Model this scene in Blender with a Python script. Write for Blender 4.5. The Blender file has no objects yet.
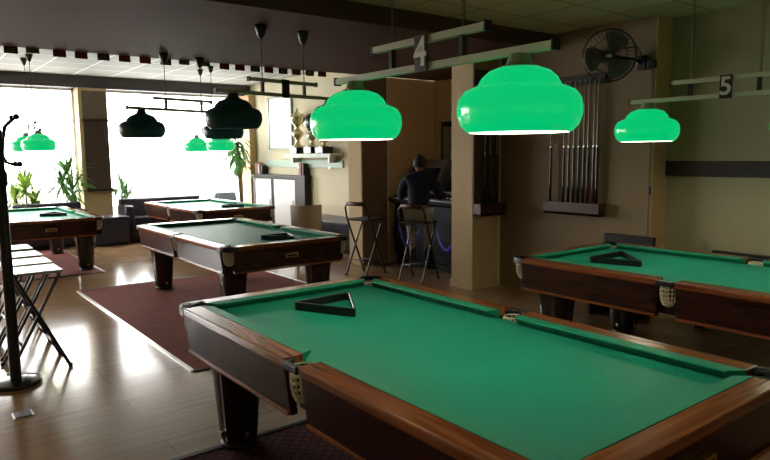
import bpy, bmesh, math, random
from mathutils import Vector, Matrix
random.seed(7)
PI = math.pi
sc = bpy.context.scene
COL = sc.collection

# ------------------------------------------------------------------ materials
def newmat(name):
    m = bpy.data.materials.new(name); m.use_nodes = True
    return m, m.node_tree.nodes, m.node_tree.links, m.node_tree.nodes['Principled BSDF']

def mat(name, col, rough=.5, metal=0., spec=.5, emis=None, estr=0., coat=0., noise=0., nscale=8., sheen=0., bump=0., bscale=60.):
    m, N, L, b = newmat(name)
    b.inputs['Base Color'].default_value = (*col, 1)
    b.inputs['Roughness'].default_value = rough
    b.inputs['Metallic'].default_value = metal
    b.inputs['Specular IOR Level'].default_value = spec
    b.inputs['Coat Weight'].default_value = coat
    b.inputs['Coat Roughness'].default_value = .12
    b.inputs['Sheen Weight'].default_value = sheen
    if emis:
        b.inputs['Emission Color'].default_value = (*emis, 1); b.inputs['Emission Strength'].default_value = estr
    tc = N.new('ShaderNodeTexCoord')
    if noise:
        n = N.new('ShaderNodeTexNoise'); n.inputs['Scale'].default_value = nscale; n.inputs['Detail'].default_value = 4
        r = N.new('ShaderNodeValToRGB')
        r.color_ramp.elements[0].position = .3; r.color_ramp.elements[1].position = .7
        r.color_ramp.elements[0].color = (*[c*(1-noise) for c in col], 1)
        r.color_ramp.elements[1].color = (*[min(1, c*(1+noise)) for c in col], 1)
        L.new(tc.outputs['Object'], n.inputs['Vector']); L.new(n.outputs['Fac'], r.inputs['Fac']); L.new(r.outputs['Color'], b.inputs['Base Color'])
    if bump:
        n = N.new('ShaderNodeTexNoise'); n.inputs['Scale'].default_value = bscale
        bp = N.new('ShaderNodeBump'); bp.inputs['Strength'].default_value = bump; bp.inputs['Distance'].default_value = .01
        L.new(tc.outputs['Object'], n.inputs['Vector']); L.new(n.outputs['Fac'], bp.inputs['Height']); L.new(bp.outputs['Normal'], b.inputs['Normal'])
    return m

def woodmat(name, c1, c2, scale=(30, 2, 30), rough=.3, coat=.4):
    m, N, L, b = newmat(name)
    tc = N.new('ShaderNodeTexCoord'); mp = N.new('ShaderNodeMapping'); mp.inputs['Scale'].default_value = scale
    n = N.new('ShaderNodeTexNoise'); n.inputs['Scale'].default_value = 1.6; n.inputs['Detail'].default_value = 6; n.inputs['Distortion'].default_value = .6
    r = N.new('ShaderNodeValToRGB'); r.color_ramp.elements[0].position = .35; r.color_ramp.elements[1].position = .68
    r.color_ramp.elements[0].color = (*c1, 1); r.color_ramp.elements[1].color = (*c2, 1)
    L.new(tc.outputs['Object'], mp.inputs['Vector']); L.new(mp.outputs['Vector'], n.inputs['Vector'])
    L.new(n.outputs['Fac'], r.inputs['Fac']); L.new(r.outputs['Color'], b.inputs['Base Color'])
    b.inputs['Roughness'].default_value = rough; b.inputs['Coat Weight'].default_value = coat; b.inputs['Coat Roughness'].default_value = .15
    return m

def floormat():
    m, N, L, b = newmat('laminate_floor')
    tc = N.new('ShaderNodeTexCoord')
    br = N.new('ShaderNodeTexBrick'); br.offset = .37
    br.inputs['Color1'].default_value = (.50, .32, .18, 1); br.inputs['Color2'].default_value = (.43, .27, .15, 1); br.inputs['Mortar'].default_value = (.13, .085, .055, 1)
    br.inputs['Scale'].default_value = 1; br.inputs['Mortar Size'].default_value = .002; br.inputs['Mortar Smooth'].default_value = .4
    br.inputs['Brick Width'].default_value = 1.9; br.inputs['Row Height'].default_value = .42
    L.new(tc.outputs['Object'], br.inputs['Vector'])
    mp = N.new('ShaderNodeMapping'); mp.inputs['Scale'].default_value = (1.2, 14, 1)
    n = N.new('ShaderNodeTexNoise'); n.inputs['Scale'].default_value = 1.5; n.inputs['Detail'].default_value = 5
    L.new(tc.outputs['Object'], mp.inputs['Vector']); L.new(mp.outputs['Vector'], n.inputs['Vector'])
    mx = N.new('ShaderNodeMix'); mx.data_type = 'RGBA'; mx.blend_type = 'MULTIPLY'; mx.inputs[0].default_value = .5
    r = N.new('ShaderNodeValToRGB'); r.color_ramp.elements[0].color = (.55, .5, .45, 1); r.color_ramp.elements[0].position = .3; r.color_ramp.elements[1].position = .7
    L.new(n.outputs['Fac'], r.inputs['Fac']); L.new(br.outputs['Color'], mx.inputs[6]); L.new(r.outputs['Color'], mx.inputs[7]); L.new(mx.outputs[2], b.inputs['Base Color'])
    n2 = N.new('ShaderNodeTexNoise'); n2.inputs['Scale'].default_value = .9
    mr = N.new('ShaderNodeMapRange'); mr.inputs[3].default_value = .11; mr.inputs[4].default_value = .19
    L.new(tc.outputs['Object'], n2.inputs['Vector']); L.new(n2.outputs['Fac'], mr.inputs[0]); L.new(mr.outputs[0], b.inputs['Roughness'])
    b.inputs['Specular IOR Level'].default_value = .75
    return m

def tilemat(name, col, line, size, ox, oy, lw=.012):
    m, N, L, b = newmat(name)
    tc = N.new('ShaderNodeTexCoord'); mp = N.new('ShaderNodeMapping'); mp.inputs['Location'].default_value = (-ox, -oy, 0)
    br = N.new('ShaderNodeTexBrick'); br.offset = 0; br.squash = 1
    br.inputs['Color1'].default_value = (*col, 1); br.inputs['Color2'].default_value = (*[c*.94 for c in col], 1); br.inputs['Mortar'].default_value = (*line, 1)
    br.inputs['Scale'].default_value = 1; br.inputs['Mortar Size'].default_value = lw; br.inputs['Brick Width'].default_value = size; br.inputs['Row Height'].default_value = size
    L.new(tc.outputs['Object'], mp.inputs['Vector']); L.new(mp.outputs['Vector'], br.inputs['Vector']); L.new(br.outputs['Color'], b.inputs['Base Color'])
    bp = N.new('ShaderNodeBump'); bp.inputs['Strength'].default_value = .4; bp.inputs['Distance'].default_value = .01; bp.invert = True
    L.new(br.outputs['Fac'], bp.inputs['Height']); L.new(bp.outputs['Normal'], b.inputs['Normal'])
    b.inputs['Roughness'].default_value = .7
    return m

def carpetmat(name, c1, c2, diamond):
    m, N, L, b = newmat(name)
    tc = N.new('ShaderNodeTexCoord'); mp = N.new('ShaderNodeMapping')
    b.inputs['Roughness'].default_value = .95; b.inputs['Specular IOR Level'].default_value = .15; b.inputs['Sheen Weight'].default_value = .05
    mp.inputs['Rotation'].default_value = (0, 0, PI/4)
    if diamond:
        br = N.new('ShaderNodeTexBrick'); br.offset = 0
        br.inputs['Color1'].default_value = (*c1, 1); br.inputs['Color2'].default_value = (*[c*.8 for c in c1], 1); br.inputs['Mortar'].default_value = (*c2, 1)
        br.inputs['Scale'].default_value = 1; br.inputs['Mortar Size'].default_value = .006; br.inputs['Brick Width'].default_value = .055; br.inputs['Row Height'].default_value = .055
        L.new(tc.outputs['Object'], mp.inputs['Vector']); L.new(mp.outputs['Vector'], br.inputs['Vector']); L.new(br.outputs['Color'], b.inputs['Base Color'])
    else:
        n = N.new('ShaderNodeTexNoise'); n.inputs['Scale'].default_value = 3; n.inputs['Detail'].default_value = 8; n.inputs['Roughness'].default_value = .8
        r = N.new('ShaderNodeValToRGB'); r.color_ramp.elements[0].position = .35; r.color_ramp.elements[1].position = .65
        r.color_ramp.elements[0].color = (*c1, 1); r.color_ramp.elements[1].color = (*c2, 1)
        L.new(tc.outputs['Object'], n.inputs['Vector']); L.new(n.outputs['Fac'], r.inputs['Fac']); L.new(r.outputs['Color'], b.inputs['Base Color'])
    return m

M = {}
M['wall'] = mat('cream_wall_paint', (.56, .425, .235), .75, noise=.05, nscale=1.5, bump=.15, bscale=40)
M['wall_pale'] = mat('pale_wall_paint', (.66, .60, .44), .75, noise=.04, nscale=1.5, bump=.15, bscale=40)
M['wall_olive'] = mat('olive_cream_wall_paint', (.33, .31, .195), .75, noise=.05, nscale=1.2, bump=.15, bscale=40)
M['wall_recess'] = mat('brightened_tan_wall_paint', (.78, .58, .34), .75, noise=.05, nscale=1.5)  # recess colour lightened to stand in for a light missing there
M['wall_tan'] = mat('tan_wall_paint', (.22, .16, .088), .75, noise=.06, nscale=1.5, bump=.15, bscale=40)
M['pillar_brown'] = mat('brown_pillar_face', (.26, .18, .11), .75, noise=.06, nscale=2)
M['pier'] = mat('peach_paint', (.62, .40, .22), .7, noise=.05, nscale=2)
M['soffit'] = mat('plum_brown_paint', (.105, .052, .043), .7, spec=.12, noise=.08, nscale=.8, bump=.05, bscale=6)
M['beam'] = mat('dark_grey_beam', (.07, .06, .07), .5)
M['floor'] = floormat()
M['ceil_near'] = tilemat('ceiling_tile_cream', (.64, .58, .38), (.2, .16, .10), .62, 4.55, 4.42, .009)
M['ceil_far'] = tilemat('ceiling_tile_white', (.40, .40, .40), (.85, .85, .85), .72, 1.6, 11, .016)
M['carpet_rust'] = carpetmat('rust_carpet', (.21, .050, .038), (.31, .080, .058), False)
M['carpet_diamond'] = carpetmat('diamond_carpet', (.14, .03, .03), (.04, .012, .014), True)
M['strip'] = mat('aluminium_strip', (.75, .72, .68), .3, 1)
M['darkstrip'] = mat('dark_edge_strip', (.03, .02, .018), .5)
M['felt'] = mat('green_baize', (.004, .265, .168), .5, spec=.2, noise=.06, nscale=2.5, sheen=.03)
M['cushion'] = mat('green_cushion_cloth', (.004, .27, .15), .5, spec=.2, sheen=.03)
M['rail'] = woodmat('polished_mahogany_rail', (.17, .045, .013), (.34, .115, .035), (22, 1.2, 22), .17, .1)
M['rail_x'] = woodmat('polished_mahogany_end_rail', (.17, .045, .013), (.34, .115, .035), (1.2, 22, 22), .17, .1)
M['apron'] = woodmat('dark_mahogany_apron', (.026, .008, .005), (.050, .016, .009), (3, 3, 26), .27, .0)
M['legwood'] = woodmat('near_black_leg_wood', (.010, .006, .005), (.022, .012, .009), (20, 20, 1.5), .22, .1)
M['black'] = mat('black_plastic', (.010, .010, .011), .35)
M['leather'] = mat('black_pocket_leather', (.008, .008, .009), .4, bump=.1)
M['net'] = mat('off_white_pocket_net', (.72, .66, .50), .7)
M['brass'] = mat('brass_plate', (.62, .42, .10), .35, .8)
M['chrome'] = mat('chrome', (.8, .8, .8), .15, 1)
M['green_lit'] = mat('lit_green_glass', (.0, .18, .07), .12, emis=(.0, .66, .20), estr=.80, spec=.6)
M['green_off'] = mat('unlit_green_glass', (.016, .085, .095), .25, spec=.4)
def translucent(m, col, f):
    N, L = m.node_tree.nodes, m.node_tree.links; b = N['Principled BSDF']; out = [n for n in N if n.type == 'OUTPUT_MATERIAL'][0]
    t = N.new('ShaderNodeBsdfTranslucent'); t.inputs['Color'].default_value = (*col, 1); x = N.new('ShaderNodeMixShader'); x.inputs[0].default_value = f
    L.new(b.outputs[0], x.inputs[1]); L.new(t.outputs[0], x.inputs[2]); L.new(x.outputs[0], out.inputs['Surface'])
translucent(M['green_off'], (.10, .30, .34), .45)
M['lining'] = mat('white_glass_lining', (.9, .9, .85), .5, emis=(1, .97, .88), estr=1.2)
M['lining_off'] = mat('white_glass_lining_unlit', (.55, .58, .55), .5)
translucent(M['lining_off'], (.6, .7, .7), .5)
M['bulb'] = mat('glowing_bulb', (1, 1, 1), .5, emis=(1, .95, .8), estr=14)
M['bulb_off'] = mat('unlit_bulb', (.8, .8, .8), .2)
M['bar'] = mat('cream_enamel_bar', (.50, .52, .38), .4, spec=.5)
M['capmetal'] = mat('grey_green_lamp_cap', (.30, .36, .27), .4, .1)
M['chain'] = mat('dull_steel_chain', (.20, .19, .17), .4, .9)
M['cord'] = mat('dark_cord', (.03, .025, .025), .6)
M['digit'] = mat('silver_digit', (.62, .62, .55), .4, .2)
M['cuewood'] = woodmat('maple_cue_shaft', (.30, .20, .10), (.42, .29, .15), (60, 60, 1), .3, .4)
M['cuebutt'] = mat('black_cue_butt', (.012, .010, .010), .25, coat=.3)
M['cueburg'] = mat('burgundy_cue_butt', (.09, .012, .012), .25, coat=.3)
M['rackwood'] = woodmat('red_brown_rack_wood', (.040, .012, .008), (.065, .021, .013), (4, 4, 20), .45, .0)
M['darkwood'] = woodmat('dark_stained_wood', (.011, .007, .006), (.020, .013, .011), (4, 4, 20), .6, .0)
M['backboard'] = woodmat('brown_backing_board', (.10, .065, .035), (.14, .09, .05), (20, 20, 2), .6, 0)
M['navy'] = mat('navy_jacket_cloth', (.010, .014, .035), .85, bump=.3, bscale=18, noise=.2, nscale=6)
M['khaki'] = mat('pale_khaki_trousers', (.30, .28, .24), .85, bump=.3, bscale=20)
M['boot'] = mat('black_boots', (.012, .011, .011), .4)
M['skin'] = mat('skin', (.30, .15, .09), .55, noise=.05, nscale=20)
M['hair'] = mat('dark_hair', (.012, .010, .009), .7, bump=.6, bscale=120)
M['machine'] = mat('dark_grey_cabinet', (.010, .010, .015), .6, spec=.15, noise=.15, nscale=5)
M['machine_light'] = mat('grey_cabinet_hood', (.16, .15, .14), .4)
M['screen'] = mat('dark_glass_screen', (.006, .007, .010), .06, spec=.7)
M['violet'] = mat('violet_trim_light', (.02, .014, .10), .5, emis=(.10, .06, .9), estr=.045)
M['steel'] = mat('brushed_steel', (.55, .55, .55), .3, 1)
M['sofa'] = mat('dark_navy_vinyl', (.022, .024, .050), .33, spec=.5, bump=.15, bscale=14, coat=.1)
M['sofa_pale'] = mat('pale_blue_cushion', (.30, .36, .46), .7, bump=.2, bscale=14)
M['beige_vinyl'] = mat('beige_tub_upholstery', (.30, .26, .20), .6, bump=.1)
M['trophy'] = mat('champagne_trophy_metal', (.75, .66, .46), .25, .9)
M['trophyred'] = mat('trophy_coloured_plate', (.35, .08, .06), .4)
M['trophyblue'] = mat('trophy_blue_plate', (.25, .38, .45), .4)
M['marble'] = mat('black_marble', (.015, .015, .018), .2, coat=.3)
M['whiteboard'] = mat('white_board', (.85, .87, .87), .3)
M['whitepanel'] = mat('white_panel', (.80, .82, .84), .4)
M['glass_shelf'] = mat('pale_green_glass', (.42, .56, .46), .4, spec=.3)
M['card_dark'] = mat('dark_card', (.020, .022, .022), .6)
M['card_red'] = mat('red_card', (.22, .018, .022), .6)
M['card_grey'] = mat('grey_green_card', (.10, .11, .09), .6)
M['leaf'] = mat('green_leaf', (.14, .34, .10), .45, noise=.3, nscale=6)
M['leaf_pale'] = mat('yellow_green_leaf', (.36, .52, .12), .45, noise=.3, nscale=6)
M['bark'] = mat('plant_stem_bark', (.22, .14, .07), .8, bump=.4)
M['pot'] = mat('grey_planter', (.12, .11, .10), .6)
M['fan'] = mat('dark_fan_metal', (.03, .032, .034), .35, .5)
M['fanblade'] = mat('grey_fan_blade', (.085, .085, .08), .4)
M['slat'] = woodmat('brown_slat', (.06, .032, .024), (.10, .055, .04), (20, 20, 2), .5, 0)
M['slat2'] = woodmat('tan_brown_panel', (.13, .085, .06), (.18, .12, .08), (20, 20, 2), .6, 0)
M['ground'] = mat('pale_pavement', (.62, .62, .60), .8, noise=.08, nscale=2)
M['book_red'] = mat('red_book', (.35, .06, .05), .6)
M['book_white'] = mat('white_book', (.7, .68, .62), .6)
M['stooltop'] = mat('pale_laminate_seat', (.42, .40, .38), .22, spec=.7)
M['paper'] = mat('white_sheet', (.8, .8, .8), .6)
M['beads'] = mat('white_beads', (.8, .8, .75), .4)
mg, N_, L_, b_ = newmat('clear_window_glass')
for n in list(N_):
    if n.type != 'OUTPUT_MATERIAL': N_.remove(n)
tr = N_.new('ShaderNodeBsdfTransparent'); gl = N_.new('ShaderNodeBsdfGlossy'); gl.inputs['Roughness'].default_value = .02
mx = N_.new('ShaderNodeMixShader'); mx.inputs[0].default_value = .05
L_.new(tr.outputs[0], mx.inputs[1]); L_.new(gl.outputs[0], mx.inputs[2]); L_.new(mx.outputs[0], [n for n in N_ if n.type == 'OUTPUT_MATERIAL'][0].inputs['Surface'])
M['glass'] = mg

# ------------------------------------------------------------------ mesh helpers
def link(name, bm, m, parent=None, smooth=None, loc=None, mods=None):
    me = bpy.data.meshes.new(name); bm.normal_update(); bm.to_mesh(me); bm.free()
    mm = m if isinstance(m, (list, tuple)) else [m]
    for x in mm: me.materials.append(x)
    o = bpy.data.objects.new(name, me); COL.objects.link(o)
    if smooth:
        for p in me.polygons: p.use_smooth = True
        if smooth is not True:
            try: me.set_sharp_from_angle(angle=smooth)
            except Exception: pass
    if parent: o.parent = parent
    if loc: o.location = loc
    return o

def recalc(bm): bmesh.ops.recalc_face_normals(bm, faces=bm.faces[:])

def box(bm, x0, x1, y0, y1, z0, z1, bev=0., mi=0, seg=2, rot=None, about=None):
    vs = [bm.verts.new((x, y, z)) for x in (x0, x1) for y in (y0, y1) for z in (z0, z1)]
    idx = [(0, 1, 3, 2), (4, 6, 7, 5), (0, 4, 5, 1), (2, 3, 7, 6), (0, 2, 6, 4), (1, 5, 7, 3)]
    fs = [bm.faces.new([vs[i] for i in f]) for f in idx]
    for f in fs: f.material_index = mi
    if rot is not None:
        c = Vector(about or ((x0+x1)/2, (y0+y1)/2, (z0+z1)/2))
        for v in vs: v.co = c + rot @ (v.co - c)
    if bev:
        es = list({e for f in fs for e in f.edges})
        r = bmesh.ops.bevel(bm, geom=es, offset=bev, segments=seg, profile=.6, affect='EDGES')
        for f in r['faces']: f.material_index = mi
    return vs

def prism(bm, pts, z0, z1, bev=0., top_scale=None):
    lo = [bm.verts.new((x, y, z0)) for x, y in pts]; hi = [bm.verts.new((x, y, z1)) for x, y in pts]
    n = len(pts); fs = [bm.faces.new(lo[::-1]), bm.faces.new(hi)]
    for i in range(n): fs.append(bm.faces.new((lo[i], lo[(i+1) % n], hi[(i+1) % n], hi[i])))
    recalc(bm)
    if bev:
        es = [e for e in fs[1].edges]
        bmesh.ops.bevel(bm, geom=es, offset=bev, segments=2, profile=.6, affect='EDGES')

def lathe(bm, prof, n=32, c=(0, 0), cap=False, mi=0):
    rings = []
    for r, z in prof:
        if r < 1e-6: rings.append([bm.verts.new((c[0], c[1], z))])
        else: rings.append([bm.verts.new((c[0]+r*math.cos(2*PI*k/n), c[1]+r*math.sin(2*PI*k/n), z)) for k in range(n)])
    for a, b in zip(rings, rings[1:]):
        for k in range(n):
            k2 = (k+1) % n
            if len(a) == 1 and len(b) == 1: continue
            if len(a) == 1: f = bm.faces.new((a[0], b[k2], b[k]))
            elif len(b) == 1: f = bm.faces.new((a[k], a[k2], b[0]))
            else: f = bm.faces.new((a[k], a[k2], b[k2], b[k]))
            f.material_index = mi
    if cap:
        for rr in (rings[0], rings[-1]):
            if len(rr) > 2: bm.faces.new(rr)
        recalc(bm)

def tube(bm, pts, r, n=8, mi=0, closed=False):
    pts = [Vector(p) for p in pts]; rings = []
    rs = r if isinstance(r, (list, tuple)) else [r]*len(pts)
    prev = None
    for i, p in enumerate(pts):
        if closed: t = (pts[(i+1) % len(pts)] - pts[i-1]).normalized()
        else:
            a = pts[max(i-1, 0)]; b = pts[min(i+1, len(pts)-1)]; t = (b-a).normalized()
        if prev is None:
            u = t.cross(Vector((0, 0, 1)));
            if u.length < .05: u = t.cross(Vector((1, 0, 0)))
        else:
            u = prev - t*prev.dot(t)
            if u.length < 1e-5: u = t.cross(Vector((1, 0, 0)))
        u.normalize(); prev = u; v = t.cross(u)
        rings.append([bm.verts.new(p + (u*math.cos(2*PI*k/n) + v*math.sin(2*PI*k/n))*rs[i]) for k in range(n)])
    m = len(rings)
    for i in range(m if closed else m-1):
        a, b = rings[i], rings[(i+1) % m]
        for k in range(n):
            f = bm.faces.new((a[k], a[(k+1) % n], b[(k+1) % n], b[k])); f.material_index = mi
    if not closed:
        bm.faces.new(rings[0][::-1]).material_index = mi; bm.faces.new(rings[-1]).material_index = mi

def ball(bm, c, r, n=12, sc_=(1, 1, 1), mi=0):
    res = bmesh.ops.create_uvsphere(bm, u_segments=n, v_segments=max(6, n*2//3), radius=r)
    for v in res['verts']: v.co = Vector(c) + Vector((v.co.x*sc_[0], v.co.y*sc_[1], v.co.z*sc_[2]))
    for f in {f for v in res['verts'] for f in v.link_faces}: f.material_index = mi

def B(): return bmesh.new()
def bx(name, m, parent, *a, bev=0., smooth=None, **k):
    bm = B(); box(bm, *a, bev=bev, **k); return link(name, bm, m, parent, smooth)

def tag(o, label, cat, group=None, kind=None):
    o['label'] = label; o['category'] = cat
    if group: o['group'] = group
    if kind: o['kind'] = kind
    return o

def empty(name, loc=(0, 0, 0), rz=0):
    o = bpy.data.objects.new(name, None); COL.objects.link(o); o.location = loc; o.rotation_euler = (0, 0, rz); o.empty_display_size = .1
    return o

def copy_tree(o, parent=None):
    c = o.copy(); COL.objects.link(c)
    if parent: c.parent = parent
    for ch in list(o.children): copy_tree(ch, c)
    return c

def struct(name, bm, m, smooth=None):
    o = link(name, bm, m, None, smooth); o['kind'] = 'structure'; return o
def sbox(name, m, *a, bev=0.):
    bm = B(); box(bm, *a, bev=bev); return struct(name, bm, m)

# ------------------------------------------------------------------ the room
X0, Y0 = -4.5, -3.2  # left wall, out of view, moved outward to let in more window light
WY = 14.5                                    # window wall
sbox('floor', M['floor'], X0-.2, 7.6, Y0-.2, WY+.2, -.12, 0)
sbox('ceiling', M['ceil_near'], X0-.2, 6.9, Y0-.2, 4.86, 3.06, 3.18)
o = sbox('ceiling_far', M['ceil_far'], X0-.2, 7.5, 8.0, WY+.2, 3.35, 3.47)
sbox('ceiling_bulkhead', M['soffit'], X0-.2, 7.5, 4.86, 8.0, 2.89, 3.47)
sbox('wall_left', M['wall'], X0-.2, X0, Y0-.2, WY+.2, 0, 3.47)
sbox('wall_back', M['wall'], X0, 6.9, Y0-.2, Y0, 0, 3.1)
sbox('wall_right', M['wall_olive'], 6.47, 6.75, Y0, 3.60, 0, 3.06)
sbox('wall_cue_rack', M['wall_tan'], 6.19, 6.75, 3.60, 5.66, 0, 3.06)
bm = B(); box(bm, 6.192, 6.468, 3.588, 3.60, 0, 3.06, bev=.002); struct('trim_1', bm, M['pier'])
sbox('pillar_near', M['wall'], 5.69, 6.15, 5.66, 6.04, .0, 2.89, bev=.012)
bm = B(); box(bm, 5.675, 6.16, 5.645, 6.055, 0, .10, bev=.006); struct('baseboard_pillar', bm, M['wall'])
sbox('wall_recess_side', M['wall_recess'], 6.15, 7.3, 5.66, 6.04, 0, 2.89)
sbox('wall_recess', M['wall_recess'], 7.2, 7.5, 6.04, 8.13, 0, 2.89)
sbox('partition', M['wall_recess'], 6.235, 7.2, 8.06, 8.12, 0, 2.89)
sbox('pillar_far', M['wall'], 5.69, 6.19, 8.02, 8.38, 0, 2.89, bev=.012)
sbox('pillar_far_dark_face', M['pillar_brown'], 5.705, 6.175, 8.008, 8.022, 0, 2.88)  # added panel, its brown colour alone makes this pillar face darker
sbox('wall_trophy', M['wall_pale'], 6.9, 7.5, 8.12, WY+.2, 0, 3.35)
bm = B(); box(bm, 6.74, 6.9, 14.0, WY, 0, 3.12, bev=.01); struct('pillar_corner', bm, M['pier'])
# window wall : parapet, header beam, column
sbox('wall_front', M['wall_pale'], X0, 6.9, WY, WY+.18, 0, .42)
sbox('trim_2', M['beam'], X0, 6.9, 14.2, WY+.18, 3.11, 3.35)
cm = B()
box(cm, 3.11, 3.66, 14.16, WY+.18, 0, 3.11, bev=.01)
struct('pillar_window', cm, M['wall'])
r_ = empty('slatted_panel', (3.41, 14.155, 0)); tag(r_, 'dark brown slatted panel with shelf on the column between the two big windows', 'panel')
bm = B()
for k in range(8): box(bm, -.225+.056*k, -.225+.056*k+.05, -.035, 0, 1.08, 2.44)
link('slats', bm, M['slat'], r_)
bx('backing', M['slat2'], r_, -.235, .24, -.015, .0, 1.05, 3.05)
bx('top_strip', M['darkwood'], r_, -.25, .25, -.05, -.0, 2.44, 2.49, bev=.005)
bx('shelf', M['darkwood'], r_, -.25, .25, -.14, .0, 1.02, 1.08, bev=.005)
def window(n, x0, x1):
    r = empty('window_%d' % n, ((x0+x1)/2, WY+.08, 0)); r['kind'] = 'structure'; w = (x1-x0)/2
    bm = B()
    box(bm, -w, w, -.03, .03, .42, .47); box(bm, -w, w, -.03, .03, 3.07, 3.11); box(bm, -w, w, -.02, .02, 2.90, 2.925)
    box(bm, -w, -w+.04, -.03, .03, .42, 3.11); box(bm, w-.04, w, -.03, .03, .42, 3.11)
    f = link('window_frame', bm, M['whitepanel'], r); f['kind'] = 'structure'
    g = bx('glass_pane', M['glass'], r, -w+.04, w-.04, -.004, .004, .47, 3.07); g['kind'] = 'structure'
window(1, X0, 3.11); window(2, 3.66, 6.74)  # first window widened out of view to brighten floor and middle table
sbox('ground_outside', M['ground'], -30, 40, WY+.18, 60, -.25, -.12)
# carpets
def carpet(name, x0, x1, y0, y1, m, label, strip_left=True, strip_right=True, fars=True):
    r = empty(name, ((x0+x1)/2, (y0+y1)/2, 0)); tag(r, label, 'carpet'); w = (x1-x0)/2; h = (y1-y0)/2
    bx('pile', m, r, -w, w, -h, h, 0, .008)
    if strip_left: bx('edge_strip', M['strip'], r, -w-.02, -w+.015, -h, h, .0, .012, bev=.003)
    if strip_right: bx('edge_strip', M['strip'], r, w-.015, w+.02, -h, h, .0, .012, bev=.003)
    bx('edge_strip', M['darkstrip'], r, -w, w, h-.01, h+.03, .0, .012, bev=.003)
    bx('edge_strip', M['darkstrip'], r, -w, w, -h-.03, -h+.01, .0, .012, bev=.003)
carpet('carpet', 1.80, 4.32, 4.90, 8.86, M['carpet_rust'], 'rust red carpet under the middle pool table with bright metal edging')
carpet('carpet', -.9, 2.44, 10.15, 13.2, M['carpet_rust'], 'rust red carpet under the pool table beyond the folding stools')
carpet('carpet', .30, 3.60, .3, 3.47, M['carpet_diamond'], 'dark red carpet with small diamond pattern under the biggest pool table')

# ------------------------------------------------------------------ pool table
Lh, Wh, HT = 1.42, .745, .82
def arc(cx, cy, r, a0, a1, n):
    return [(cx+r*math.cos(math.radians(a0+(a1-a0)*k/n)), cy+r*math.sin(math.radians(a0+(a1-a0)*k/n))) for k in range(n+1)]

def make_net():
    bm = B()
    lathe(bm, [(.052, 0), (.056, -.03), (.056, -.06), (.053, -.09), (.047, -.12), (.036, -.145), (.016, -.158)], n=14)
    return bm

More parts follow.
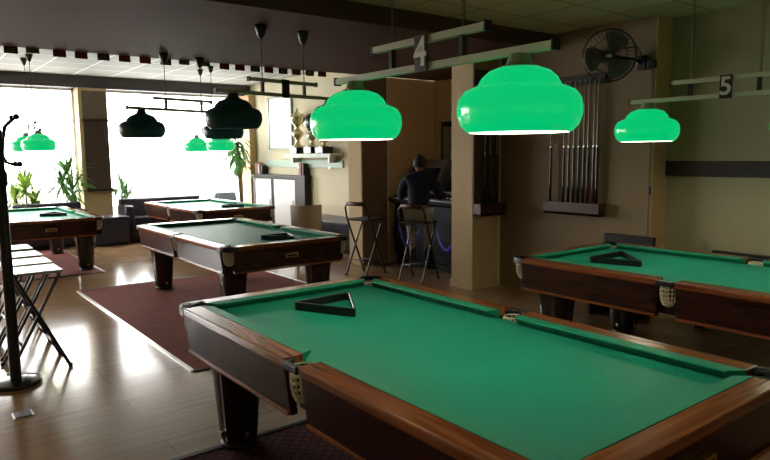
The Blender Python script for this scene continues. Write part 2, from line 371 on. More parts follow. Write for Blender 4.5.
def make_table():
    t = empty('pool_table')
    a, b = Lh, Wh
    # bed cloth with six pocket notches
    e = .112; pts = []
    P = (b-.09, a-.09); r = .064
    d = math.degrees(math.acos(-.022/r))
    cor = arc(P[0], P[1], r, -d, -(270-d), 10)        # clockwise from right edge to the top edge
    side = [(b-e, .09), (b-e, -.09)]
    q1 = cor[:]                                       # right -> top
    pts += side[::-1]                                 # right side pocket, -y to +y
    pts += q1
    pts += [(-x, y) for x, y in q1[::-1]]
    pts += [(-x, y) for x, y in side]
    pts += [(-x, -y) for x, y in q1]
    pts += [(x, -y) for x, y in q1[::-1]]
    bm = B(); prism(bm, pts, .745, .775); link('cloth', bm, M['felt'], t)
    # inner frame
    bm = B()
    box(bm, -b+.19, b-.19, -a+.2, a-.2, .57, .745)
    for s in (-1, 1):
        box(bm, s*(b-.16)-.05, s*(b-.16)+.05, .11, a-.24, .58, .75); box(bm, s*(b-.16)-.05, s*(b-.16)+.05, -a+.24, -.11, .58, .75)
    link('frame', bm, M['black'], t)
    g = .07; ce = .155; ae = .125
    for s in (-1, 1):
        for h in (-1, 1):
            # wooden side rails
            y0, y1 = sorted((h*g, h*(a-ce))); w0, w1 = sorted((h*g, h*(a-ae)))
            bm = B(); box(bm, *sorted((s*(b-.112), s*b)), y0, y1, .775, HT, bev=.009); link('rail', bm, M['rail'], t)
            # aprons, leaning in slightly
            bm = B(); vs = box(bm, *sorted((s*(b-.05), s*(b-.012))), w0, w1, .545, .778)
            for v in vs:
                if v.co.z < .6: v.co.x -= s*.028
            bmesh.ops.bevel(bm, geom=bm.edges[:], offset=.006, segments=1, affect='EDGES')
            ap = link('apron', bm, M['apron'], t)
            bm = B(); box(bm, *sorted((s*(b-.055), s*(b-.027))), w0+.01, w1-.01, .545, .565, bev=.004)
            link('moulding', bm, M['rail'], ap)
            # cushions
            bm = B(); q = []
            for ye, off in ((h*(g+.0), h*.03), (h*(a-ce-.0), -h*.055)):
                q.append([bm.verts.new(p) for p in ((s*(b-.108), ye, .821), (s*(b-.166), ye+off, .818), (s*(b-.168), ye+off, .811), (s*(b-.128), ye+off*.3, .786), (s*(b-.122), ye+off*.3, .773), (s*(b-.105), ye, .773))])
            bm.faces.new(q[0]); bm.faces.new(q[1][::-1])
            for k in range(6): bm.faces.new((q[0][k], q[1][k], q[1][(k+1) % 6], q[0][(k+1) % 6]))
            recalc(bm); link('cushion', bm, M['cushion'], t)
    for h in (-1, 1):
        bm = B(); box(bm, -(b-ce), b-ce, *sorted((h*(a-.112), h*a)), .775, HT, bev=.009); link('rail', bm, M['rail_x'], t)
        bm = B(); vs = box(bm, -(b-ae), b-ae, *sorted((h*(a-.05), h*(a-.012))), .545, .778)
        for v in vs:
            if v.co.z < .6: v.co.y -= h*.028
        bmesh.ops.bevel(bm, geom=bm.edges[:], offset=.006, segments=1, affect='EDGES')
        ap = link('apron', bm, M['apron'], t)
        bm = B(); box(bm, -(b-ae)+.01, b-ae-.01, *sorted((h*(a-.055), h*(a-.027))), .545, .565, bev=.004); link('moulding', bm, M['rail_x'], ap)
        bm = B(); q = []
        for xe, off in ((-(b-ce), .055), (b-ce, -.055)):
            q.append([bm.verts.new(p) for p in ((xe, h*(a-.108), .821), (xe+off, h*(a-.166), .818), (xe+off, h*(a-.168), .811), (xe+off*.3, h*(a-.128), .786), (xe+off*.3, h*(a-.122), .773), (xe, h*(a-.105), .773))])
        bm.faces.new(q[0]); bm.faces.new(q[1][::-1])
        for k in range(6): bm.faces.new((q[0][k], q[1][k], q[1][(k+1) % 6], q[0][(k+1) % 6]))
        recalc(bm); link('cushion', bm, M['cushion'], t)
    # corners: caps, panels, pockets
    for s in (-1, 1):
        for h in (-1, 1):
            pp = [(b-ce, a), (b-ce, a-.0575)] + [(x, y) for x, y in arc(P[0], P[1], .066, 150, -60, 12)] + [(b-.0575, a-ce), (b, a-ce)] + arc(b-.11, a-.11, .11, 0, 90, 8)
            pp = [(s*x, h*y) for x, y in pp]
            if s*h < 0: pp = pp[::-1]
            bm = B(); prism(bm, pp[::-1], .772, HT-.001, bev=.007); link('corner_cap', bm, M['leather'], t, smooth=.6)
            bm = B()
            pl = [(s*(b-.055), h*(a-.215)), (s*(b-.215), h*(a-.055)), (s*(b-.23), h*(a-.07)), (s*(b-.07), h*(a-.23))]
            prism(bm, pl, .56, .772); link('corner_panel', bm, M['black'], t)
            po = link('pocket', (lambda bm: (tube(bm, [(x, y, .800) for x, y in [(s*p[0], h*p[1]) for p in arc(P[0], P[1], .060, 150, -60, 12)]], [.012]*13, 8), bm)[1])(B()), M['leather'], t, True)
            n = link('net', make_net(), M['net'], po, loc=(s*P[0], h*P[1], .787))
            w = n.modifiers.new('w', 'WIREFRAME'); w.thickness = .009; w.use_boundary = True
        bx('side_panel', M['black'], t, *sorted((s*(b-.118), s*(b-.106))), -.11, .11, .56, .772)
        po = link('pocket', (lambda bm: (tube(bm, [(s*x, y, .802) for x, y in [(b-.058+.056*math.cos(q_), .064*math.sin(q_)) for q_ in [math.radians(-85+170*k/12) for k in range(13)]]], [.012]*13, 8), bm)[1])(B()), M['leather'], t, True)
        bm = B(); box(bm, *sorted((s*(b-.012), s*(b+.008))), -.068, .068, .780, .818, bev=.008); link('flap', bm, M['leather'], po)
        n = link('net', make_net(), M['net'], po, loc=(s*(b-.066), 0, .787))
        w = n.modifiers.new('w', 'WIREFRAME'); w.thickness = .009; w.use_boundary = True
    # legs: tapered fluted octagons with foot
    for s in (-1, 1):
        for h in (-1, 1):
            bm = B(); prof = [(.094, .035), (.101, .08), (.124, .42), (.132, .50), (.136, .575)]
            n = 24; rings = []
            for rr, z in prof:
                ring = []
                for k in range(n):
                    an = 2*PI*k/n
                    sq = 1/max(abs(math.cos(an)), abs(math.sin(an)))
                    rad = rr*min(sq, 1.16)*(1-.045*(k % 3 == 1)*(z < .5))
                    ring.append(bm.verts.new((rad*math.cos(an), rad*math.sin(an), z)))
                rings.append(ring)
            for u, v in zip(rings, rings[1:]):
                for k in range(n): bm.faces.new((u[k], u[(k+1) % n], v[(k+1) % n], v[k]))
            bm.faces.new(rings[0][::-1]); bm.faces.new(rings[-1])
            lg = link('leg', bm, M['legwood'], t, loc=(s*.51, h*1.08, 0))
            bm = B(); lathe(bm, [(0, .0), (.10, .0), (.108, .012), (.10, .036), (0, .036)], 24); recalc(bm); link('foot', bm, M['black'], lg, True)
            bx('leveller', M['chrome'], lg, -.012, .012, -.116, -.098, .07, .10, bev=.003); bx('leveller', M['chrome'], lg, -.116, -.098, -.012, .012, .07, .10, bev=.003)
    pl = bx('name_plate', M['brass'], t, -.075, .075, -a-.002, -a+.03, .655, .70, bev=.004)
    pl['label'] = 'small brass name plate'
    bx('plate_inset', M['rackwood'], pl, -.055, .055, -a-.0035, -a-.001, .667, .688)
    return t

TABLES = [
 ((2.04, 2.38), 'biggest green pool table nearest, with a ball rack lying on its cloth', ),
 ((4.94, 2.315), 'green pool table at the right against the cream wall, under the lamp marked 5'),
 ((3.23, 7.23), 'green pool table in the middle of the hall, standing on the rust carpet'),
 ((1.77, 11.60), 'pool table with glaring cloth beyond the folding stools, at the left window'),  # same baize as the other tables, pale only through window glare
 ((4.69, 11.69), 'pool table near the right window in front of the navy sofa'),
]
proto = make_table()
for i, (c, lab) in enumerate(TABLES):
    o = proto if i == 0 else copy_tree(proto)
    o.location = (c[0], c[1], .0 if i in (1, 4) else .008)
    tag(o, lab, 'pool table', 'pool tables')

# faint chalk arc on the near cloth
bm = B(); tube(bm, [(.16+.17*math.cos(math.radians(a_)), -.72+.17*math.sin(math.radians(a_)),   .7753) for a_ in range(150, 345, 8)], .0011, 4)
o = link('chalk_arc', bm, M['cushion'], proto); o['label'] = 'faint arc mark on the cloth'

# ball racks (triangles)
def triangle(pts, label, z=.7835):
    c = Vector((sum(p[0] for p in pts)/3, sum(p[1] for p in pts)/3, 0))
    P3 = [Vector((p[0], p[1], 0)) for p in pts]
    out = []
    for i, p in enumerate(P3):
        a_ = (P3[i-1]-p).normalized(); b_ = (P3[(i+1) % 3]-p).normalized()
        for t_ in (0, .25, .5, .75, 1):
            p1 = p+a_*.045; p2 = p+b_*.045
            out.append(((1-t_)**2*p1 + 2*t_*(1-t_)*p + t_**2*p2) - c)
    bm = B(); n = len(out); th = .024; R = []
    for p in out:
        inn = p*(1-th/p.length*1.15)
        R.append([bm.verts.new((p.x, p.y, 0)), bm.verts.new((p.x, p.y, .05)), bm.verts.new((inn.x, inn.y, .05)), bm.verts.new((inn.x, inn.y, 0))])
    for i in range(n):
        u, v = R[i], R[(i+1) % n]
        for k in range(4): bm.faces.new((u[k], v[k], v[(k+1) % 4], u[(k+1) % 4]))
    recalc(bm); bmesh.ops.bevel(bm, geom=[e for e in bm.edges if abs(e.verts[0].co.z-e.verts[1].co.z) < .001 and e.is_manifold], offset=.003, segments=1, affect='EDGES')
    o = link('ball_rack', bm, M['black'], loc=(c.x, c.y, z)); tag(o, label, 'ball rack', 'triangle ball racks on the tables'); return o
triangle([(1.86, 3.37), (2.05, 2.96), (2.30, 3.39)], 'black triangle ball rack lying on the biggest pool table')
triangle([(4.67, 3.27), (4.79, 2.83), (5.19, 3.27)], 'black triangle ball rack lying on the table under the lamp marked 5', .7755)
triangle([(3.20, 6.50), (3.44, 6.12), (3.58, 6.52)], 'black triangle ball rack near the front end of the middle table')
triangle([(4.74, 11.12), (5.14, 10.96), (5.04, 11.40)], 'black triangle ball rack on the table near the navy sofa', .7755)
triangle([(1.82, 11.45), (2.22, 11.30), (2.12, 11.76)], 'flat ball rack on the glaring table by the left window')

# ------------------------------------------------------------------ pendant light fixtures
def shade(parent, x, lit):
    # x along the bar; z=0 is the lower bar's centre
    zb = -.325
    prof = [(.200, 0), (.212, .004), (.236, .03), (.249, .07), (.250, .10), (.243, .135), (.222, .163), (.190, .178), (.168, .184), (.163, .196), (.150, .218), (.122, .243), (.085, .257), (.055, .262)]
    bm = B(); lathe(bm, [(r, z+zb) for r, z in prof], 48)
    s = link('lamp_shade', bm, M['green_lit' if lit else 'green_off'], parent, True, loc=(x, 0, 0))
    bm = B(); lathe(bm, [(.200, zb+.0), (.203, zb+.006)]+[(r-.009, z+zb) for r, z in prof[1:6]] + [(.20, zb+.155), (.15, zb+.170), (.13, zb+.195), (.09, zb+.225), (.05, zb+.24)], 40)
    for f in bm.faces: f.normal_flip()
    link('lining', bm, M['lining' if lit else 'lining_off'], s, True)
    bm = B(); ball(bm, (0, 0, zb+.13), .045, 14); tube(bm, [(0, 0, zb+.16), (0, 0, zb+.26)], .016, 10)
    link('bulb', bm, M['bulb' if lit else 'bulb_off'], s, True)
    bm = B(); lathe(bm, [(.080, zb+.254), (.072, zb+.264), (.055, zb+.27), (.042, zb+.305), (.040, zb+.312)], 24, cap=True)
    link('lamp_cap', bm, M['capmetal' if lit else 'cord'], parent, .6, loc=(x, 0, 0))
    if lit:
        ld = bpy.data.lights.new('lamp_glow', 'POINT'); ld.energy = LAMP; ld.color = (1, .86, .62); ld.shadow_soft_size = .04
        lo = bpy.data.objects.new('lamp_glow', ld); COL.objects.link(lo); lo.parent = s; lo.location = (0, 0, zb+.07)
LAMP = 8.6

def fixture(loc, rz, top, lit, digit, label, pofs=0., dark=False, plate=True, canopy=False, half=.745, sp=.575, us=.395):
    f = empty('pendant_light_fixture', loc, rz); tag(f, label, 'pendant light', 'billiard lights hung over the tables')
    m = M['cord'] if dark else M['bar']
    m = M['bar']
    for nm, L_, z in (('lower_bar', half, 0), ('upper_bar', us, .125)):
        bm = B(); box(bm, -L_, L_, -.019, .019, z-.016, z+.016, bev=.002)
        o = link(nm, bm, m, f)
        for s in (-1, 1):
            bm = B(); box(bm, *sorted((s*L_, s*(L_+.012))), -.022, .022, z-.022, z+.022, bev=.002); link('end_cap', bm, M['black'], o)
    for s in (-1, 1):
        bx('connector', M['black'], f, s*.25-.012, s*.25+.012, -.014, .014, .016, .108)
        # chain
        bm = B(); z = .143; k = 0
        if canopy:
            tube(bm, [(s*.25, 0, .143), (s*.25, 0, top-loc[2]-.09)], .0045, 6)
            link('cord', bm, M['cord'], f)
            bm = B(); lathe(bm, [(.012, top-loc[2]-.12), (.030, top-loc[2]-.10), (.052, top-loc[2]-.03), (.055, top-loc[2]), (0, top-loc[2])], 20); recalc(bm)
            link('ceiling_rose', bm, M['black'], f, True, loc=(s*.25, 0, 0))
        else:
            while z < top-loc[2]-.01:
                c_ = Vector((s*.25, 0, z+.014)); R_ = []
                for q in range(8):
                    an = 2*PI*q/8; off = .0055*math.cos(an)
                    R_.append(c_ + (Vector((off, 0, .016*math.sin(an))) if k % 2 else Vector((0, off, .016*math.sin(an)))))
                tube(bm, R_, .0018, 4, closed=True); z += .026; k += 1
            link('chain', bm, M['chain'], f)
            bm = B(); tube(bm, [(s*.25+.006, .004, .14), (s*.25+.012, .01, (top-loc[2])*.5), (s*.25+.006, .004, top-loc[2])], .002, 5); link('cable', bm, M['cord'], f)
            bm = B(); lathe(bm, [(.03, top-loc[2]-.02), (.035, top-loc[2]-.005), (0, top-loc[2])], 16); recalc(bm); link('ceiling_hook', bm, M['chain'], f, True, loc=(s*.25, 0, 0))
        shade(f, s*sp, lit)
    if plate:
        for side in (1, ):
            p = bx('number_plate', M['black'], f, pofs-.045, pofs+.045, -.030, -.022, -.025, .145, bev=.002)
            if digit:
                cu = bpy.data.curves.new('digit', 'FONT'); cu.body = digit; cu.size = .185; cu.extrude = .0015; cu.offset = .003; cu.align_x = 'CENTER'; cu.align_y = 'CENTER'
                td = bpy.data.objects.new('digit_text', cu); COL.objects.link(td); bpy.context.view_layer.update()
                me = bpy.data.meshes.new_from_object(td.evaluated_get(bpy.context.evaluated_depsgraph_get())); bpy.data.objects.remove(td)
                me.materials.clear(); me.materials.append(M['digit']); d = bpy.data.objects.new('digit', me); COL.objects.link(d); d.parent = p
                d.location = (pofs, -.0325, .060); d.rotation_euler = (PI/2, 0, 0)
    return f
# local -y is the face towards the camera; bars along world Y need local x = -Y so that -y faces -X
fixture((2.04, 2.345, 2.115), -PI/2, 3.06, True, '4', 'green glass billiard light over the biggest table, plate reading 4')
fixture((4.94, 2.33, 2.115), -PI/2, 3.06, True, '5', 'green glass billiard light by the right cream wall, plate reading 5', sp=.60, pofs=.03)
fixture((3.03, 5.52, 2.275), math.radians(10), 2.89, False, None, 'unlit dark billiard light whose twin bars hang before the trophy wall', dark=True, canopy=True)
fixture((2.84, 7.62, 2.25), math.radians(16), 2.89, False, None, 'unlit dark billiard light over the far end of the middle table', dark=True, canopy=True, plate=False)
fixture((1.90, 12.0, 2.15), -PI/2, 3.35, True, None, 'lit pair of green lamps against the left window', canopy=True, plate=False)
fixture((4.83, 11.8, 2.13), -PI/2, 3.35, True, None, 'lit pair of green lamps low before the right window', canopy=True, plate=False)
# plate of the third fixture is a plain brown block
# ------------------------------------------------------------------ cards along the bulkhead edge
def pxX(px, Y):      # where the bulkhead edge runs, in metres
    return Y*math.tan(math.radians(37.375)+math.atan((px-385)/644.66/1.0))
cards = [(3, 'd'), (22, 'd'), (43, 'g'), (69, 'r'), (90, 'r'), (111.5, 'd'), (132, 'r'), (152, 'r'), (172, 'd'), (190, 'g'), (210, 'g'), (229, 'r'), (244, 'r'), (259, 'd'), (272, 'r'), (286, 'd'), (299, 'r'), (312, 'd'), (324, 'r')]
lb = {'d': ('small dark card hanging from the brown bulkhead edge', 'dark cards along the bulkhead'), 'r': ('small red card hanging from the brown bulkhead edge', 'red cards along the bulkhead'), 'g': ('small grey card hanging from the brown bulkhead edge', 'grey cards along the bulkhead')}
for px, c in cards:
    X = pxX(px, 8.03); bm = B(); w = .066; hh = .075 if c != 'g' else .055
    box(bm, -w, w, -.003, .003, -hh, 0)
    if c != 'g':
        box(bm, -w*.6, w*.6, -.0045, -.003, -hh*.8, -hh*.2, mi=1)
    o = link('hanging_card', bm, [{'d': M['card_dark'], 'r': M['card_red'], 'g': M['card_grey']}[c], {'d': M['card_grey'], 'r': M['card_red'], 'g': M['card_grey']}[c]], loc=(X, 8.004, 2.895))
    tag(o, lb[c][0], 'card', lb[c][1])

# ------------------------------------------------------------------ cue racks and cues
def cue_rack(x, y0, y1, axis, label, zlo=(1.01, 1.15), zhi=(2.44, 2.56), board=None):
    # rack along world Y on a wall facing -X (axis 'y'), or along X on a face facing -Y
    r = empty('cue_rack', (x, (y0+y1)/2, 0) if axis == 'y' else ((y0+y1)/2, x, 0), 0 if axis == 'y' else PI/2)
    tag(r, label, 'cue rack'); w = (y1-y0)/2
    bm = B(); box(bm, -.13, 0, -w, w, zlo[0], zlo[0]+.03, bev=.004); box(bm, -.13, -.11, -w, w, zlo[0], zlo[1], bev=.004)
    box(bm, -.11, 0, -w, -w+.02, zlo[0], zlo[1]); box(bm, -.11, 0, w-.02, w, zlo[0], zlo[1])
    link('butt_tray', bm, M['rackwood'], r)
    bm = B(); box(bm, -.025, 0, -w, w, zhi[0], zhi[1], bev=.003); box(bm, -.075, -.02, -w, w, zhi[0]+.05, zhi[1]-.03, bev=.003)
    link('tip_holder', bm, M['darkwood'], r)
    if board: bx('backing_board', M['backboard'], r, -.012, -.0, -w, w, zlo[1]-.02, board)
    return r
cue_rack(6.188, 4.12, 4.86, 'y', 'red-brown cue rack with dark top bar on the tan wall beneath the fan')
cue_rack(5.658, 5.695, 6.145, 'x', 'narrow red-brown cue rack on the near square pillar', zlo=(.94, 1.09), board=2.72)
def cue(loc, burg=False, h=1.46):
    c = empty('pool_cue', loc)
    bm = B(); lathe(bm, [(0, 0), (.0155, .004), (.0155, .30), (.0125, .72)], 12); recalc(bm); link('butt', bm, M['cueburg' if burg else 'cuebutt'], c, True)
    bm = B(); lathe(bm, [(.0125, .72), (.0122, .735), (.0115, .74)], 12); link('joint', bm, M['chrome'], c, True)
    bm = B(); lathe(bm, [(.0115, .74), (.0085, 1.15), (.0065, h-.02)], 12); link('shaft', bm, M['cuewood'], c, True)
    bm = B(); lathe(bm, [(.0066, h-.02), (.0062, h), (0, h+.002)], 12); link('tip', bm, M['whitepanel'], c, True)
    return c
pc = cue((0, 0, -9)); pb = cue((0, 0, -9), True)
used = {'a': False, 'b': False}
def place_cue(loc, burg, label, group, rx=0):
    k = 'b' if burg else 'a'; src = pb if burg else pc
    o = src if not used[k] else copy_tree(src); used[k] = True
    o.location = loc; o.rotation_euler = (rx, 0, 0); tag(o, label, 'cue', group)
ys = [4.82, 4.635, 4.568, 4.502, 4.436, 4.37, 4.315, 4.245, 4.20]
for i, y in enumerate(ys):
    if i == 0: lab = 'lone pool cue standing apart at the left end of the wall rack'
    elif i == 6: lab = 'burgundy-butted pool cue last of the middle row in the wall rack'
    elif i == 7: lab = 'burgundy-butted pool cue at the right end group of the wall rack'
    elif i == 8: lab = 'black-butted pool cue at the far right end of the wall rack'
    else: lab = 'black-butted pool cue in the close middle row of the wall rack'
    place_cue((6.12, y, 1.045), i in (6, 7), lab, 'pool cues in the wall rack')
for i, (x, l) in enumerate(((5.83, 'leftmost pool cue in the narrow rack on the near pillar'), (5.925, 'middle pool cue in the narrow rack on the near pillar'), (6.05, 'rightmost pool cue in the narrow rack on the near pillar'))):
    place_cue((x, 5.59, .975), False, l, 'pool cues in the pillar rack')

# ------------------------------------------------------------------ wall fan
f = empty('wall_fan', (6.19, 3.74, 2.62)); tag(f, 'round black caged wall fan near the ceiling above the cue rack', 'fan')
fc = Vector((-.36, .15, .05)); Rf = Matrix.Rotation(math.radians(-62), 3, 'Z') @ Matrix.Rotation(math.radians(90), 3, 'X')  # disc faces towards the hall
Rf = Vector((-.78, -.60, -.12)).normalized().to_track_quat('Z', 'Y').to_matrix()
def T(p): return fc + Rf @ Vector(p)
bm = B()
for r, z in ((.26, 0), (.255, .05), (.255, -.05), (.17, .085), (.09, .1), (.17, -.085)):
    tube(bm, [T((r*math.cos(a_*PI/20), r*math.sin(a_*PI/20), z)) for a_ in range(40)], .0045 if r > .2 else .003, 6, closed=True)
for k in range(36):
    a_ = 2*PI*k/36; c, s = math.cos(a_), math.sin(a_)
    tube(bm, [T((.05*c, .05*s, .102)), T((.17*c, .17*s, .085)), T((.255*c, .255*s, .05)), T((.262*c, .262*s, 0)), T((.255*c, .255*s, -.05)), T((.17*c, .17*s, -.085)), T((.06*c, .06*s, -.1))], .0017, 4)
link('cage', bm, M['fan'], f)
bm = B()
for k in range(3):
    a0 = 2*PI*k/3+.3; n = 8; g0 = []
    for i in range(n+1):
        a_ = a0 + 1.35*i/n; z = .03*math.sin(-1.2+2.4*i/n)
        g0.append([bm.verts.new(T((r*math.cos(a_+.2*r/.2), r*math.sin(a_+.2*r/.2), z*(.4+r/.3)))) for r in (.05, .12, .19, .235 if 0 < i < n else .20)])
    for u, v in zip(g0, g0[1:]):
        for j in range(3): bm.faces.new((u[j], v[j], v[j+1], u[j+1]))
link('blades', bm, M['fanblade'], f, True)
bm = B(); tube(bm, [T((0, 0, .115)), T((0, 0, .10)), T((0, 0, 0)), T((0, 0, -.1)), T((0, 0, -.2))], [.03, .042, .045, .07, .06], 20); link('motor', bm, M['fan'], f, True)
bm = B(); tube(bm, [T((0, 0, .118)), T((0, 0, .113))], .022, 16); link('hub_badge', bm, M['steel'], f, True)
bm = B(); tube(bm, [T((0, 0, -.16)), Vector((-.12, .03, .02)), Vector((0, 0, -.02))], .016, 8); box(bm, -.03, 0, -.05, .05, -.09, .06, bev=.008)
tube(bm, [Vector((-.02, 0, .05)), Vector((-.10, .0, .14)), T((0, .06, -.19))], .006, 6); link('bracket', bm, M['fan'], f)
bm = B(); box(bm, -.05, 0, -.16, -.08, -.08, .0, bev=.008); link('control_box', bm, M['fan'], f)
bm = B(); tube(bm, [(-.012, -.115, -.08), (-.010, -.12, -.7), (-.010, -.125, -1.78)], .004, 6); tube(bm, [(-.014, -.137, -1.27), (-.014, -.138, -1.35)], .012, 8)
o = link('power_cord', bm, M['cord'], f)

# ------------------------------------------------------------------ right wall rail, benches
o = bx('chair_rail', M['darkwood'], None, 6.435, 6.468, Y0+.3, 3.60, 1.455, 1.61, bev=.006); tag(o, 'wide dark wooden rail fixed along the cream wall by lamp 5', 'wall rail')
def bench(name, loc, L_, h, back, label, cat):
    r = empty(name, loc); tag(r, label, cat)
    bx('seat', M['darkwood'], r, -.40, -.02, -L_/2, L_/2, .40, .46, bev=.02)
    bm = B(); box(bm, -.06, -.005, -L_/2, L_/2, h-back, h, bev=.012); link('backrest', bm, M['black'], r)
    for s in (-1, 1):
        bx('side_frame', M['darkwood'], r, -.38, -.01, s*(L_/2-.05)-.02, s*(L_/2-.05)+.02, 0, .40)
        bx('back_post', M['darkwood'], r, -.05, -.015, s*(L_/2-.05)-.02, s*(L_/2-.05)+.02, .46, h-.03)
    return r
bench('wall_bench', (6.18, 3.80, 0), .58, .835, .14, 'dark bench backrest showing behind the table under lamp 5, below the cue rack', 'bench')
bench('wall_bench', (6.465, 2.3, 0), 1.52, .73, .06, 'thin dark bench back low along the cream wall, under the wide dark wall rail', 'bench')

# ------------------------------------------------------------------ gaming machines, divider details
def machine(y, rz, label):
    r = empty('gaming_machine', (6.12, y, 0), rz); tag(r, label, 'arcade machine', 'gaming machines in the recess')
    w = .385
    def side(pts, name, m, ww=w, x=0, bev=.01):
        bm = B(); lo = [bm.verts.new((px, -ww, pz)) for px, pz in pts]; hi = [bm.verts.new((px, ww, pz)) for px, pz in pts]
        bm.faces.new(lo); bm.faces.new(hi[::-1])
        for i in range(len(pts)): bm.faces.new((lo[i], lo[(i+1) % len(pts)], hi[(i+1) % len(pts)], hi[i]))
        recalc(bm)
        if bev: bmesh.ops.bevel(bm, geom=bm.edges[:], offset=bev, segments=2, affect='EDGES')
        return link(name, bm, m, r)
    side([(.14, .0), (.16, .12), (.10, .14), (.06, .45), (.10, .95), (.72, .95), (.72, 0)], 'cabinet', M['machine'])
    side([(-.02, .99), (-.03, 1.05), (.30, 1.12), (.74, 1.12), (.74, .95), (.08, .95)], 'control_panel', M['machine'], w+.01)
    side([(-.035, 1.035), (-.035, 1.055), (.03, 1.068), (.03, 1.05)], 'panel_edge', M['machine_light'], w, bev=0)
    side([(.24, 1.12), (.46, 1.52), (.56, 1.62), (.70, 1.62), (.74, 1.12)], 'display_housing', M['machine_light'], w-.02)
    side([(.245, 1.16), (.235, 1.165), (.425, 1.50), (.435, 1.495)], 'screen', M['screen'], w-.07, bev=0)
    bm = B()
    n = 9; A_ = []
    for i in range(n):
        t_ = i/(n-1); A_.append((-.0, (-.28+.56*t_), .34+.30*abs(2*t_-1)**1.6))
    tube(bm, [(.080+.02*abs(y_), y_, z_) for _, y_, z_ in A_], [.012, .03, .045, .05, .03, .05, .045, .03, .012], 8); link('light_strip', bm, M['violet'], r, True)
    bm = B()
    for i in range(6): lathe(bm, [(0, 0), (.018, 0), (.018, .018), (.0, .022)], 12, c=(.10+.01*(i % 2), -.25+.1*i))
    o = link('buttons', bm, M['whitepanel'], r, loc=(0, 0, 1.072))
    side([(.10, .03), (.10, .11), (.17, .11), (.17, .03)], 'kick_plate', M['machine'], w-.03, bev=.003)
    return r
machine(7.50, 0, 'dark gaming machine with violet trim beside the far pillar, left of the sitter')
machine(6.66, math.radians(-6), 'dark gaming machine half hidden by the near pillar, right of the sitter')
# beaded cord in the slit beside the far pillar
bm = B(); z = 1.22
while z < 2.32:
    hh = random.uniform(.02, .07); tube(bm, [(0, 0, z), (0, 0, z+hh)], [.011, .013], 8); z += hh+random.uniform(.015, .05)
tube(bm, [(0, 0, 1.2), (0, 0, 2.88)], .003, 5)
o = link('bead_string', bm, M['beads'], loc=(6.212, 8.035, 0)); tag(o, 'white beaded string hanging down the edge of the far pillar', 'bead string')
bm = B(); box(bm, -.035, .035, -.035, .035, -.47, 0, bev=.01, mi=0); box(bm, -.042, .042, -.042, .042, 0, .06, bev=.008, mi=1)
o = link('display_panel', bm, [M['whitepanel'], M['black']], loc=(6.55, 6.98, 2.03)); o.data.materials[0] = mat('grey_tube', (.25, .27, .27), .4)
bpy.data.objects.remove(o)
r = empty('wall_display', (7.195, 7.72, 1.52)); tag(r, 'narrow pale upright display with black cap on the recess wall beside the near pillar', 'display')
bx('panel', mat('dull_pale_panel', (.30, .33, .32), .4), r, -.05, 0, -.07, .07, 0, .62, bev=.008)
bx('cap', M['black'], r, -.07, 0, -.09, .09, .62, .70, bev=.008)
bx('edge', M['black'], r, -.06, 0, .07, .10, 0, .62, bev=.004)

# ------------------------------------------------------------------ folding bar stools
def make_stool(seatm, padm):
    r = empty('folding_bar_stool')
    bm = B(); box(bm, -.20, .20, -.19, .19, .785, .81, bev=.010); link('seat', bm, seatm, r)
    bm = B()   # back frame, local +x is the front
    R1 = .0135
    pts = [(.20, -.20, 0), (.19, -.20, .03), (-.17, -.20, .82), (-.215, -.19, .97), (-.225, -.15, 1.02), (-.225, .15, 1.02), (-.215, .19, .97), (-.17, .20, .82), (.19, .20, .03), (.20, .20, 0)]
    tube(bm, pts, R1, 8)
    tube(bm, [(.10, -.20, .20), (.10, .20, .20)], .009, 8)
    link('back_frame', bm, M['black'], r, True)
    bm = B(); tube(bm, [(-.225, -.145, 1.025), (-.225, .145, 1.025)], .029, 12); link('back_pad', bm, padm, r, True)
    bm = B()
    for s in (-1, 1): tube(bm, [(-.24, s*.175, 0), (-.225, s*.175, .03), (.16, s*.175, .765), (.17, s*.16, .778)], R1, 8)
    tube(bm, [(-.13, -.175, .22), (-.13, .175, .22)], .009, 8); tube(bm, [(.165, -.165, .775), (.165, .165, .775)], .010, 8)
    link('front_frame', bm, M['chain2'], r, True)
    for p in ((.20, -.20), (.20, .20), (-.24, -.175), (-.24, .175)):
        bm = B(); lathe(bm, [(0, 0), (.017, 0), (.017, .03), (.0, .032)], 10, c=p); link('foot_cap', bm, M['black'], r, True)
    return r
M['chain2'] = mat('worn_steel_tube', (.10, .10, .10), .3, .8)
padm = mat('brown_pad', (.10, .045, .03), .5)
s0 = make_stool(M['stooltop'], padm)
ST = [((.86, 5.88), 0, 'pale-topped folding bar stool closest in the row behind the hat stand'),
      ((.87, 6.36), 0, 'pale-topped folding bar stool second in the row behind the hat stand'),
      ((.88, 6.88), 0, 'pale-topped folding bar stool third in the row behind the hat stand'),
      ((.89, 7.46), 0, 'pale-topped folding bar stool last in the row behind the hat stand')]
for i, (p, a_, l) in enumerate(ST):
    o = s0 if i == 0 else copy_tree(s0)
    o.location = (*p, 0); o.rotation_euler.z = a_; tag(o, l, 'stool', 'folding stools behind the hat stand')
darkseat = mat('dark_vinyl_seat', (.02, .014, .013), .5)
s1 = make_stool(darkseat, padm); s1.location = (5.34, 7.45, 0); s1.rotation_euler.z = math.radians(16)
tag(s1, 'empty folding bar stool in front of the far pillar', 'stool', 'folding stools by the gaming machines')
s2 = copy_tree(s1); s2.location = (5.63, 6.62, 0); s2.rotation_euler.z = math.radians(22)
tag(s2, 'folding bar stool with the person sitting on it', 'stool', 'folding stools by the gaming machines')

